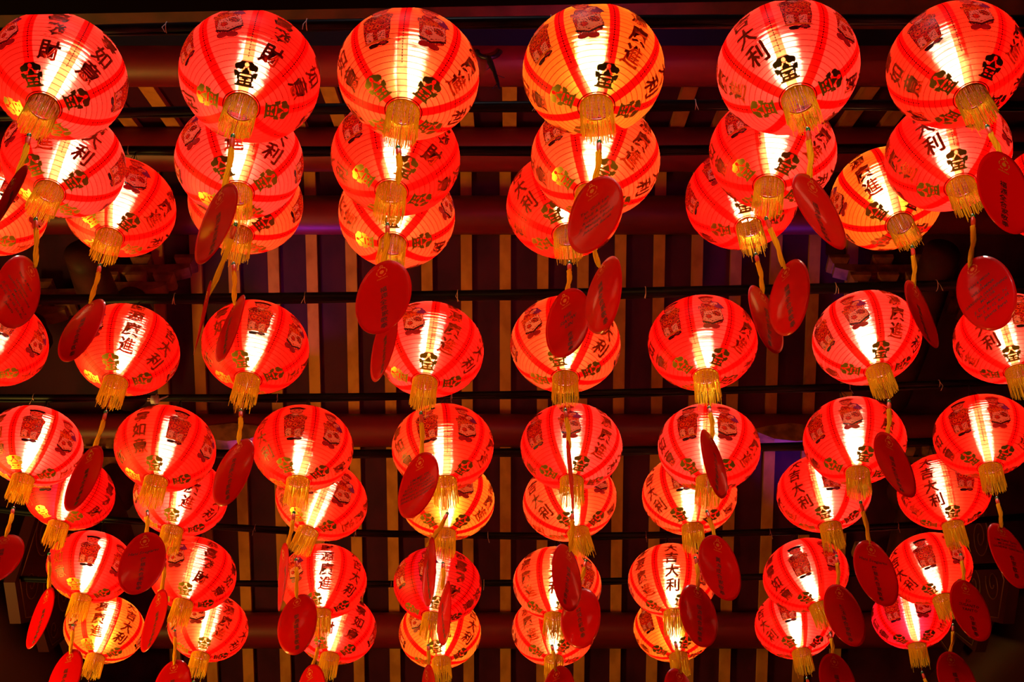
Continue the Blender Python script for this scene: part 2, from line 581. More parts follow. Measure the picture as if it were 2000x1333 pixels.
class Canvas:
    """a small grid painted with ellipses and polygons, output as runs of quads"""
    def __init__(self, w, h, cell):
        self.w, self.h, self.cell = w, h, cell
        self.nx, self.ny = int(round(w / cell)), int(round(h / cell))
        self.g = [[None] * self.nx for _ in range(self.ny)]

    def paint(self, inside, c):
        for j in range(self.ny):
            v = -self.h / 2 + (j + 0.5) * self.cell
            for i in range(self.nx):
                u = -self.w / 2 + (i + 0.5) * self.cell
                if inside(u, v):
                    self.g[j][i] = c

    def ellipse(self, cx, cy, rx, ry, c, rot=0.0):
        co, si = math.cos(rot), math.sin(rot)
        self.paint(lambda u, v: (((u - cx) * co + (v - cy) * si) / rx) ** 2 + ((-(u - cx) * si + (v - cy) * co) / ry) ** 2 <= 1, c)

    def poly(self, pts, c):
        def ins(u, v):
            r = False
            n = len(pts)
            for i in range(n):
                x0, y0 = pts[i]
                x1, y1 = pts[(i + 1) % n]
                if (y0 > v) != (y1 > v) and u < (x1 - x0) * (v - y0) / (y1 - y0) + x0:
                    r = not r
            return r
        self.paint(ins, c)

    def stroke(self, pts, w, c):
        def ins(u, v):
            for (x0, y0), (x1, y1) in zip(pts, pts[1:]):
                dx, dy = x1 - x0, y1 - y0
                t = max(0, min(1, ((u - x0) * dx + (v - y0) * dy) / (dx * dx + dy * dy + 1e-12)))
                if (u - x0 - t * dx) ** 2 + (v - y0 - t * dy) ** 2 <= w * w / 4:
                    return True
            return False
        self.paint(ins, c)

    def speckle(self, colours, p, rnd, only=None):
        for j in range(self.ny):
            for i in range(self.nx):
                if self.g[j][i] is not None and (only is None or self.g[j][i] in only) and rnd.random() < p:
                    c = rnd.choice(colours)
                    for a, b in ((0, 0), (1, 0), (0, 1)):
                        if j + b < self.ny and i + a < self.nx and self.g[j + b][i + a] is not None:
                            self.g[j + b][i + a] = c

    def outline(self, c):
        mark = []
        for j in range(self.ny):
            for i in range(self.nx):
                if self.g[j][i] is None:
                    continue
                for a, b in ((1, 0), (-1, 0), (0, 1), (0, -1)):
                    jj, ii = j + b, i + a
                    if not (0 <= jj < self.ny and 0 <= ii < self.nx) or self.g[jj][ii] is None:
                        mark.append((j, i))
                        break
        for j, i in mark:
            self.g[j][i] = c

    def emit(self, mb, place, lift, mat, run=8):
        for j in range(self.ny):
            i = 0
            while i < self.nx:
                c = self.g[j][i]
                k = i + 1
                while k < self.nx and k - i < run and self.g[j][k] == c:
                    k += 1
                if c is not None and c != 'hole':
                    u0, u1 = -self.w / 2 + i * self.cell, -self.w / 2 + k * self.cell
                    v0, v1 = -self.h / 2 + j * self.cell, -self.h / 2 + (j + 1) * self.cell
                    mb.poly([place(u0, v0, lift), place(u1, v0, lift), place(u1, v1, lift), place(u0, v1, lift)], mat, c)
                i = k


BLK = (0.010, 0.002, 0.004)
MAR = (0.16, 0.006, 0.010)
REDI = (0.55, 0.015, 0.010)
ORA = (0.80, 0.11, 0.012)
GOL = (0.80, 0.30, 0.03)
SKN = (0.95, 0.22, 0.15)
PUR = (0.10, 0.012, 0.12)
PAL = (1.0, 0.60, 0.45)


def draw_girl():
    c = Canvas(0.50, 1.06, 0.0085)
    r = random.Random(3)
    c.poly([(-0.17, 0.16), (-0.21, -0.02), (-0.19, -0.30), (-0.17, -0.42), (0.16, -0.42), (0.20, -0.22), (0.20, 0.02), (0.17, 0.16), (0.05, 0.22), (-0.06, 0.22)], REDI)
    c.ellipse(-0.12, 0.10, 0.11, 0.09, MAR)
    c.ellipse(0.12, 0.08, 0.11, 0.10, ORA)
    c.speckle([ORA, GOL, BLK, MAR, BLK], 0.16, r)
    for x, y in ((-0.03, 0.02), (0.10, 0.05), (0.02, -0.12), (-0.10, -0.10)):
        c.ellipse(x, y, 0.045, 0.04, ORA)
        c.ellipse(x, y, 0.015, 0.015, BLK)
    c.poly([(-0.15, -0.20), (-0.17, -0.38), (-0.06, -0.40), (-0.05, -0.22)], PAL)
    c.poly([(0.01, -0.24), (0.01, -0.40), (0.13, -0.39), (0.12, -0.22)], PAL)
    c.speckle([BLK, MAR, ORA], 0.10, r, (PAL,))
    c.stroke([(-0.18, -0.40), (0.17, -0.40)], 0.03, GOL)
    c.ellipse(-0.06, -0.46, 0.08, 0.035, BLK)
    c.ellipse(0.08, -0.45, 0.08, 0.035, BLK)
    c.ellipse(0.08, -0.445, 0.05, 0.015, MAR)
    c.poly([(-0.09, 0.16), (0.0, 0.10), (0.09, 0.17), (0.05, 0.23), (-0.06, 0.22)], PAL)
    c.stroke([(-0.11, 0.20), (0.0, 0.12), (0.10, 0.20)], 0.016, BLK)
    c.outline(BLK)
    c.ellipse(0.09, 0.20, 0.05, 0.055, SKN)
    c.ellipse(0.0, 0.33, 0.125, 0.115, SKN)
    c.stroke([(-0.125, 0.34), (-0.11, 0.25), (-0.04, 0.215), (0.05, 0.215), (0.11, 0.26), (0.125, 0.34)], 0.014, BLK)
    c.poly([(-0.17, 0.44), (-0.13, 0.36), (-0.05, 0.40), (0.05, 0.40), (0.13, 0.37), (0.18, 0.42), (0.12, 0.47), (0.05, 0.49), (-0.06, 0.49)], BLK)
    for sx in (-1, 1):
        c.ellipse(sx * 0.045, 0.335, 0.018, 0.009, BLK)
        c.stroke([(sx * 0.025, 0.365), (sx * 0.065, 0.368)], 0.010, BLK)
    c.ellipse(0.0, 0.275, 0.02, 0.010, REDI)
    return c


def draw_boy():
    c = Canvas(0.52, 1.06, 0.0085)
    r = random.Random(5)
    c.poly([(-0.16, 0.14), (-0.19, -0.10), (-0.14, -0.38), (0.02, -0.44), (0.20, -0.34), (0.23, -0.22), (0.18, -0.05), (0.22, 0.05), (0.16, 0.18), (0.03, 0.24), (-0.06, 0.20)], REDI)
    c.poly([(0.02, 0.22), (0.14, 0.20), (0.25, 0.04), (0.17, 0.00), (0.08, 0.04), (0.04, 0.12)], PUR)
    c.ellipse(0.06, 0.13, 0.075, 0.05, PAL, 0.4)
    c.stroke([(0.02, 0.11), (0.10, 0.12)], 0.012, REDI)
    c.poly([(-0.22, 0.06), (-0.12, 0.02), (0.06, 0.04), (0.08, -0.06), (-0.10, -0.10), (-0.22, -0.02)], ORA)
    c.poly([(-0.12, -0.10), (0.18, -0.02), (0.21, -0.24), (-0.02, -0.34), (-0.14, -0.28)], PAL)
    c.ellipse(0.10, -0.14, 0.08, 0.06, MAR, -0.3)
    c.ellipse(-0.04, -0.22, 0.05, 0.05, REDI)
    c.speckle([BLK, ORA, MAR, GOL], 0.12, r, (REDI, ORA, MAR))
    c.speckle([BLK, MAR, REDI], 0.06, r, (PAL,))
    c.stroke([(-0.15, -0.33), (0.02, -0.38), (0.22, -0.27)], 0.03, BLK)
    c.stroke([(-0.13, -0.30), (0.02, -0.345), (0.20, -0.245)], 0.018, PAL)
    c.ellipse(-0.07, -0.43, 0.075, 0.05, MAR)
    c.ellipse(0.07, -0.43, 0.085, 0.05, MAR)
    c.outline(BLK)
    c.ellipse(-0.06, 0.30, 0.11, 0.10, SKN)
    c.ellipse(-0.08, 0.17, 0.05, 0.05, SKN)
    c.stroke([(-0.16, 0.30), (-0.14, 0.22), (-0.07, 0.195), (0.01, 0.21), (0.04, 0.27)], 0.014, BLK)
    c.poly([(-0.18, 0.33), (-0.20, 0.40), (-0.12, 0.48), (0.02, 0.49), (0.10, 0.42), (0.07, 0.34), (-0.05, 0.37)], REDI)
    c.stroke([(-0.18, 0.34), (-0.05, 0.38), (0.07, 0.35)], 0.02, BLK)
    for sx in (-1, 1):
        c.ellipse(-0.06 + sx * 0.04, 0.305, 0.016, 0.009, BLK)
    c.ellipse(-0.06, 0.25, 0.018, 0.009, REDI)
    c.speckle([MAR, BLK], 0.05, r, (REDI,))
    return c


def draw_emblem():
    c = Canvas(0.40, 0.46, 0.008)
    G = (1, 1, 1)
    for sx in (-1, 1):
        c.ellipse(sx * 0.095, 0.105, 0.085, 0.070, G)
        c.ellipse(sx * 0.055, 0.160, 0.055, 0.045, G)
        c.ellipse(sx * 0.140, 0.120, 0.042, 0.040, G)
    c.ellipse(0, 0.165, 0.05, 0.04, G)
    c.poly([(-0.05, 0.10), (0.05, 0.10), (0.06, 0.0), (-0.06, 0.0)], G)
    c.poly([(-0.19, 0.045), (-0.11, 0.035), (-0.11, 0.015), (0.11, 0.015), (0.11, 0.035), (0.19, 0.045), (0.165, -0.055), (0.13, -0.045), (0.12, -0.20), (-0.12, -0.20), (-0.13, -0.045), (-0.165, -0.055)], G)
    c.poly([(-0.155, -0.20), (-0.155, -0.165), (0.155, -0.165), (0.155, -0.20)], G)
    H = 'hole'
    c.ellipse(0, 0.150, 0.036, 0.036, H)
    for sx in (-1, 1):
        c.stroke([(sx * 0.026, 0.108), (sx * 0.036, 0.078), (sx * 0.060, 0.056), (sx * 0.095, 0.050), (sx * 0.130, 0.060)], 0.020, H)
    c.stroke([(-0.075, -0.020), (0.075, -0.020)], 0.026, H)
    for sx in (-1, 1):
        c.poly([(sx * 0.085, -0.060), (sx * 0.045, -0.060), (sx * 0.045, -0.085), (sx * 0.020, -0.085), (sx * 0.020, -0.105), (sx * 0.085, -0.105)], H)
        c.poly([(sx * 0.075, -0.130), (sx * 0.02, -0.130), (sx * 0.02, -0.148), (sx * 0.075, -0.148)], H)
        c.ellipse(sx * 0.125, -0.115, 0.012, 0.03, H)
    return c


WORDS = ['財源廣進', '大吉大利', '恭喜發財', '萬事如意']
PANELS = ['girl', 'boy', 0, 1, 'girl', 'boy', 2, 3]


def cloth_mesh():
    mb = MB()
    nseg = 72
    phis = []
    a = -77.3
    while a < 77.4:
        phis.append(a)
        a += 77.3 * 2 / 62
    rings = []
    for i, pd in enumerate(phis):
        ph = rad(pd)
        s = 1.0 - (0.004 if i % 2 == 0 else 0.0)
        rings.append([mb.vert(ell(2 * math.pi * j / nseg, ph, s - 1)) for j in range(nseg)])
    for a, b in zip(rings, rings[1:]):
        for j in range(nseg):
            k = (j + 1) % nseg
            mb.face((a[j], a[k], b[k], b[j]), 0)
    girl, boy, emblem = draw_girl(), draw_boy(), draw_emblem()
    for k, what in enumerate(PANELS):
        az = rad(22.5 + 45 * k)
        if what == 'girl':
            girl.emit(mb, on_panel(az, rad(-2)), 0.005, 1)
        elif what == 'boy':
            boy.emit(mb, on_panel(az, rad(-2)), 0.005, 1)
        else:
            for i, ch in enumerate(WORDS[what]):
                pl = on_panel(az, rad(27 - 21.5 * i))
                for bold, lift, col in ((0.030, 0.005, (0.12, 0.014, 0.003)), (0.012, 0.0075, (0.66, 0.080, 0.007))):
                    vs, fs, w, h = glyph(ch, bold)
                    sx, sy = 0.30 / max(w, 0.8), 0.34 / max(h, 0.8)
                    vs2, fs2 = refine([(v[0] * sx, v[1] * sy) for v in vs], fs, 0.09)
                    base = len(mb.v)
                    mb.v += [tuple(pl(u + 0.06 * v, v, lift)) for u, v in vs2]
                    for f in fs2:
                        mb.face([base + q for q in f], 2 if col is None else 1, col or (1, 1, 1))
    for k in (0, 2, 4, 6):
        pl_ = on_tangent(rad(45 * k), rad(-61))
        emblem.emit(mb, lambda u, v, l, f=pl_: f(u * 0.88, v * 0.88, l), 0.006, 2, run=6)
    return mb


def ring_mesh(sign):
    mb = MB()
    z = sign * 0.78 * R
    for dz, rr, tr in ((0.0, 0.226, 0.011), (0.026, 0.245, 0.009)):
        n = 32
        mb.tube([(math.cos(2 * math.pi * i / n) * rr * R, math.sin(2 * math.pi * i / n) * rr * R, z - sign * dz * R) for i in range(n)], tr * R, 6, 0, closed=True)
    return mb


def net_mesh():
    mb = MB()
    z = -0.775 * R
    rr = 0.222 * R
    for i in range(-3, 4):
        t = i * 0.055 * R
        h = math.sqrt(rr * rr - t * t)
        mb.tube([(-h, t, z), (h, t, z)], 0.0035 * R, 4)
        if abs(i) < 3:
            mb.tube([(t * 1.3, -math.sqrt(rr * rr - t * t * 1.69), z + 0.002), (t * 1.3, math.sqrt(rr * rr - t * t * 1.69), z + 0.002)], 0.003 * R, 4)
    return mb


def fringe_mesh(seed):
    r = random.Random(seed)
    mb = MB()
    n = 110
    rr = 0.226 * R
    z0 = -0.775 * R
    # woven heading band
    seg = 40
    hh = 0.05 * R
    ring = [[mb.vert((math.cos(2 * math.pi * j / seg) * rr, math.sin(2 * math.pi * j / seg) * rr, z0 - hh * i)) for j in range(seg)] for i in range(2)]
    for j in range(seg):
        k = (j + 1) % seg
        mb.face((ring[0][j], ring[0][k], ring[1][k], ring[1][j]))
    for zz in (0.11, 0.17, 0.23):
        mb.tube([(math.cos(2 * math.pi * j / 32) * rr * 1.01, math.sin(2 * math.pi * j / 32) * rr * 1.01, z0 - zz * R) for j in range(32)], 0.0035 * R, 4, closed=True)
    for i in range(n):
        w = 2 * math.pi * (i + r.uniform(-0.25, 0.25)) / n
        length = R * r.uniform(0.43, 0.53) * (1.0 if r.random() > 0.03 else 1.3)
        flare = r.uniform(-0.02, 0.06)
        wid = R * r.uniform(0.0048, 0.0070)
        pts = []
        dw = r.uniform(-0.06, 0.06)
        for s in range(6):
            t = s / 5
            rad_ = rr * (1 + flare * t * t)
            a = w + dw * t + 0.02 * math.sin(3 * t + i)
            pts.append(Vector((math.cos(a) * rad_, math.sin(a) * rad_, z0 - length * t)))
        tan = Vector((-math.sin(w), math.cos(w), 0))
        nrm = Vector((math.cos(w), math.sin(w), 0))
        base = len(mb.v)
        for p in pts:
            mb.v += [tuple(p - tan * wid), tuple(p + nrm * wid * 0.8), tuple(p + tan * wid)]
        for s in range(5):
            b = base + s * 3
            mb.face((b, b + 1, b + 4, b + 3))
            mb.face((b + 1, b + 2, b + 5, b + 4))
            mb.face((b + 2, b, b + 3, b + 5))
    return mb


def bulb_mesh():
    mb = MB()
    pts = []
    n = 30
    for i in range(n + 1):
        t = i / n
        a = 2 * math.pi * 3.5 * t
        pts.append((0.016 * math.cos(a), 0.016 * math.sin(a), -0.045 + 0.105 * t))
    mb.tube(pts, 0.0075, 6)
    return mb


def socket_mesh():
    mb = MB()
    mb.tube([(0, 0, 0.058), (0, 0, 0.062), (0, 0, 0.088), (0, 0, 0.10), (0, 0, 0.135)], [0.010, 0.026, 0.024, 0.015, 0.013], 14)
    return mb


def new_child(name, proto, parent, colour=None):
    o = proto.copy()
    o.name = name
    C.objects.link(o)
    o.parent = parent
    if colour:
        o.color = colour
    return o


_made = {}


def part(name, key, builder, mats, parent, colours=False, smooth=True, colour=None):
    """first use builds the mesh, later uses share it"""
    if key not in _made:
        o = builder().build(name, mats, parent, smooth, colours)
        _made[key] = o
        if colour:
            o.color = colour
        return o
    return new_child(name, _made[key], parent, colour)


ORD = ['leftmost', 'second from the left', 'third from the left', 'fourth from the left', 'fourth from the right',
       'third from the right', 'second from the right', 'rightmost']
ROWN = {'A': 'topmost', 'B': 'second', 'C': 'third', 'D': 'fourth', 'E': 'fifth', 'F': 'sixth', 'G': 'seventh', 'H': 'bottom'}
NROW = {'A': 6, 'B': 6, 'C': 8, 'D': 8, 'E': 8, 'F': 8, 'G': 8, 'H': 8}


def place_words(name):
    r, i = name[0], int(name[1])
    k = i if r in 'CDE' else i - 1
    n = NROW[r]
    if k < n / 2:
        w = ORD[k]
    else:
        w = ORD[8 - (n - k)]
    return '%s in the %s row' % (w, ROWN[r])


PINK, RED, ORANGE, AMBER, MAGENTA = 'pinkish red', 'deep red', 'orange red', 'orange', 'crimson'
HUE = {PINK: (0.88, 0.021, 0.012), RED: (0.80, 0.012, 0.003), ORANGE: (0.90, 0.034, 0.006), AMBER: (0.98, 0.074, 0.004), MAGENTA: (0.66, 0.003, 0.008)}
HUES = {'A1': PINK, 'A2': PINK, 'A3': ORANGE, 'A4': AMBER, 'A5': PINK, 'A6': RED,
        'B1': PINK, 'B2': PINK, 'B3': RED, 'B4': ORANGE, 'B5': PINK, 'B6': PINK,
        'C0': ORANGE, 'C1': ORANGE, 'C2': ORANGE, 'C3': ORANGE, 'C4': ORANGE, 'C5': PINK, 'C6': AMBER, 'C7': RED,
        'D0': RED, 'D1': RED, 'D2': RED, 'D3': PINK, 'D4': ORANGE, 'D5': PINK, 'D6': PINK, 'D7': PINK,
        'E0': PINK, 'E1': RED, 'E2': RED, 'E3': ORANGE, 'E4': PINK, 'E5': PINK, 'E6': PINK, 'E7': RED,
        'F1': MAGENTA, 'F2': PINK, 'F3': ORANGE, 'F4': AMBER, 'F5': ORANGE, 'F6': ORANGE, 'F7': PINK, 'F8': RED,
        'G1': PINK, 'G2': RED, 'G3': RED, 'G4': MAGENTA, 'G5': ORANGE, 'G6': ORANGE, 'G7': PINK, 'G8': RED,
        'H1': AMBER, 'H2': ORANGE, 'H3': PINK, 'H4': AMBER, 'H5': ORANGE, 'H6': AMBER, 'H7': PINK, 'H8': MAGENTA}
LOWBULB = {'D5': -0.055, 'C5': -0.055, 'E2': -0.05, 'F3': -0.03, 'E3': -0.03, 'H5': -0.02, 'G6': -0.03, 'B3': -0.01, 'F6': -0.02}
DIM = {'G4': 0.55, 'F1': 0.6, 'D1': 0.8, 'D2': 0.85, 'F8': 0.75, 'G7': 0.85, 'D0': 0.8, 'C7': 0.7, 'G2': 0.8, 'H8': 0.85, 'E7': 0.9, 'A6': 0.95}

# pipes the rows hang from: (row, y at the middle, y slope, y bow, z at the middle, z bow)
PIPES = [('A', 2.035, -0.014, 0.067, 4.790, 0.095), ('B', 2.429, -0.012, 0.069, 4.913, 0.086), ('C', 2.817, -0.004, 0.062, 5.174, 0.083),
         ('D', 3.331, -0.023, 0.054, 4.947, 0.059), ('E', 3.836, -0.025, 0.056, 4.882, 0.054), ('F', 4.290, -0.021, 0.051, 4.936, 0.048),
         ('G', 4.855, 0.012, 0.045, 4.886, 0.051), ('H', 5.407, -0.026, 0.031, 4.976, 0.029)]


def pipe_at(row, x):
    _, y0, ys, yb, z0, zb = next(p for p in PIPES if p[0] == row)
    return Vector((x, y0 + ys * x + yb * x * x, z0 + zb * x * x))


def axis_matrix(loc, tilt, rot):
    a = Vector((tilt[0], tilt[1], 1)).normalized()
    x = (Vector((1, 0, 0)) - a * a.x).normalized()
    y = a.cross(x)
    m = Matrix((x, y, a)).transposed().to_4x4()
    return Matrix.Translation(loc) @ m @ Matrix.Rotation(rot, 4, 'Z')


CARD = {c[0]: c for c in CARDS}
FRONT = {}


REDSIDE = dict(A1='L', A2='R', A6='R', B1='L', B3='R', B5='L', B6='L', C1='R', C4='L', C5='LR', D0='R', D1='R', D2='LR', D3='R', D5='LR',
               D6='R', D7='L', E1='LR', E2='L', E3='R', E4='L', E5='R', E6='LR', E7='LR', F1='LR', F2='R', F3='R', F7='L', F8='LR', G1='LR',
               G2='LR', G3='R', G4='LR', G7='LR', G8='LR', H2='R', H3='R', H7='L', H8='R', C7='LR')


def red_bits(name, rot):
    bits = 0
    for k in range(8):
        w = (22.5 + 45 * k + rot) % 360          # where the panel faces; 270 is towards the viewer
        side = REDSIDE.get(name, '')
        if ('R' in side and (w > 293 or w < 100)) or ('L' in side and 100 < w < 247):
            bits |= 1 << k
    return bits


def make_lantern(name, loc, tilt, rot):
    root = bpy.data.objects.new('paper_lantern', None)
    C.objects.link(root)
    root.empty_display_size = 0.1
    mw = axis_matrix(Vector(loc), tilt, rad(rot))
    root.matrix_world = mw
    inv = mw.inverted()
    hue = HUES[name]
    k = DIM.get(name, 1.0)
    part('shade', 'shade', cloth_mesh, [M['cloth'], M['print'], M['gold']], root, True, True, HUE[hue] + (float(red_bits(name, rot)),))
    part('top_ring', 'topring', lambda: ring_mesh(1), M['goldring'], root)
    part('bottom_ring', 'botring', lambda: ring_mesh(-1), M['ring'], root)
    part('opening_net', 'net', net_mesh, M['net'], root)
    s = 1 + (hash_(name) % 3)
    part('fringe', 'fringe%d' % s, lambda: fringe_mesh(s), M['fringe'], root)
    dz = LOWBULB.get(name, 0.0) - 0.022
    b = part('light_bulb', 'bulb', bulb_mesh, M['bulb'], root, colour=(1.0 * k, 0.90 * k, 0.78 * k, 1))
    b.location = (0, 0, dz)
    sk = part('bulb_socket', 'socket', socket_mesh, M['socket'], b)
    # wires from the pipe to the lantern top
    top = pipe_at(name[0], loc[0]) - Vector((0, 0, 0.016))
    mb = MB()
    tl = inv @ top
    for a in (0, 2.1, 4.2):
        mb.tube([(0.22 * R * math.cos(a), 0.22 * R * math.sin(a), 0.78 * R), tl], 0.0012, 4)
    mb.build('hanging_wire', M['wire'], root)
    mb = MB()
    mb.tube([tl, (0, 0, 0.13 + dz)], 0.0022, 5)
    mb.build('lamp_cord', M['wire'], root)
    # thread, bead and yellow tassel cord under the opening
    bead = mw @ Vector((0, 0, -1.5 * R))
    if name in CARD:
        c = CARD[name]
        end = Vector(c[1]) + Vector(c[2]) * 0.022
    else:
        end = bead + Vector((0.01, -0.01, -0.16))
    r = random.Random(name)
    P = lambda t: inv @ (bead.lerp(end, t) + Vector((math.sin(t * math.pi) * 0.004, 0, -0.006 * math.sin(t * math.pi))))
    mb = MB()
    mb.tube([(0, 0, -0.77 * R), (0.001, 0.002, -1.1 * R), inv @ bead], 0.0011, 4, 1)
    mb.tube([P(0.02), P(0.06), P(0.14), P(0.2)], [0.004, 0.0075, 0.0075, 0.0065], 8, 1)
    # a bundle of yellow threads
    for q in range(9):
        a0 = q * 2.399
        rr = 0.0055 if q else 0.0
        pts = []
        d0 = (end - bead).normalized()
        e1 = d0.cross(Vector((0, 1, 0))).normalized()
        e2 = d0.cross(e1)
        last = r.uniform(0.90, 1.0) if q % 3 else r.uniform(0.98, 1.06)
        for s_ in range(7):
            t = 0.2 + (last - 0.2) * s_ / 6
            w = (0.75 + 0.5 * math.sin(t * 3.0 + q)) * (1.0 if t < 0.8 else 1.0 - (t - 0.8) * 2.0)
            a = a0 + t * 5
            pts.append(inv @ (mw @ P(t) + (e1 * math.cos(a) + e2 * math.sin(a)) * rr * w))
        mb.tube(pts, 0.0032, 5, 0)
    cord = mb.build('tassel_cord', [M['fringe'], M['wrap']], root)
    mb = MB()
    bl = inv @ bead
    mb.tube([bl + Vector((0, 0, z)) for z in (0.008, 0.006, 0.0, -0.006, -0.008)], [0.002, 0.0055, 0.0075, 0.0055, 0.002], 10)
    mb.build('bead', M['bead'], cord)
    lab = 'lit %s round paper lantern, %s' % (hue, ' '.join(place_words(name).split()))
    tag(root, lab, 'lantern', 'round paper lanterns hung in rows')
    return root


def hash_(s):
    return sum(ord(ch) * (i + 3) for i, ch in enumerate(s))


# ------------------------------------------------------------------ wish cards
TEXTS = {
    'B6': [('h', 'TAN & MEGA', 0.05, 0.011), ('h', '&', 0.034, 0.009), ('h', 'WILLIAMINA', 0.019, 0.012), ('h', 'GARDENA SWEETENING', -0.004, 0.012),
           ('h', 'MOTOR', -0.020, 0.012), ('h', 'Jl. Duri Mawaru  7C', -0.041, 0.012), ('h', 'No 5, Rt 02, Rw 05', -0.058, 0.012), ('h', 'Jakarta Barat', -0.078, 0.013)],
    'B1': [('h', 'Yadi & Mega', 0.05, 0.012), ('h', '&', 0.034, 0.009), ('h', 'Williamina', 0.018, 0.013), ('h', 'Gardena Sweetening', -0.001, 0.012),
           ('h', 'Motor', -0.017, 0.012), ('h', 'Jl. Duri Mawaru No.7', -0.036, 0.012), ('h', 'Rt 02, Rw 05, Jak-Bar', -0.056, 0.012), ('h', 'Jakarta', -0.078, 0.013)],
    'D3': [('h', 'LIM MEI TIN', 0.045, 0.013), ('h', 'LIUNG BOESO', 0.029, 0.013), ('h', 'RITA SOEGIANTO', 0.012, 0.013), ('h', 'RELINDA S TANJUNG', -0.005, 0.012),
           ('h', 'DRAIDEN B SOEGIANTO', -0.022, 0.012), ('h', 'EDRICK B SOEGIANTO', -0.039, 0.012)],
    'C4': [('h', 'HIE', 0.045, 0.017), ('h', 'SIAUW', 0.024, 0.017), ('h', 'LIN', 0.003, 0.017), ('v', '合家敬奉', -0.030, 0.0165)],
    'E1': [('h', 'Hani Soegiarto', 0.058, 0.016), ('v', '儷慈夫合家敬奉', 0.038, 0.0165)],
    'E6': [('h', 'Hani Soegiarto', 0.058, 0.016), ('v', '儷慈夫合家敬奉', 0.038, 0.0165)],
    'E7': [('h', 'LIM TIAN TJAN', 0.058, 0.013), ('h', 'MULIAWATI', 0.042, 0.013), ('h', 'SANDRA CENTENO', 0.026, 0.013), ('v', '合家敬奉', -0.004, 0.0185)],
    'F8': [('h', 'JO', 0.050, 0.017), ('h', 'SUSANTO', 0.029, 0.017), ('h', 'YANTO', 0.008, 0.017), ('v', '合家敬奉', -0.018, 0.0185)],
    'A4': [('h', 'Tan Giok Lan', 0.045, 0.014), ('h', 'Andi & Susi', 0.025, 0.014), ('h', 'Robert Tanu', 0.005, 0.014), ('h', 'Jl. Mangga Besar', -0.015, 0.014), ('h', 'Jakarta Barat', -0.035, 0.014)],
    'F7': [('v', '陳玉珠合家敬奉', 0.058, 0.0185)],
    'F3': [('v', '御源福合家敬奉', 0.045, 0.0175)],
    'F5': [('v', '成佳合家敬奉', 0.045, 0.0175)],
    'E5': [('v', '黃志成合家敬奉', 0.058, 0.0185)],
    'F6': [('v', '御源福合家敬奉', 0.050, 0.0180)],
    'D2': [('v', '符合源公合家敬奉', 0.058, 0.0165)],
}
DEFAULT = [('v', '福源全合家敬奉', 0.050, 0.0180)]
CW, CH = 0.178, 0.29


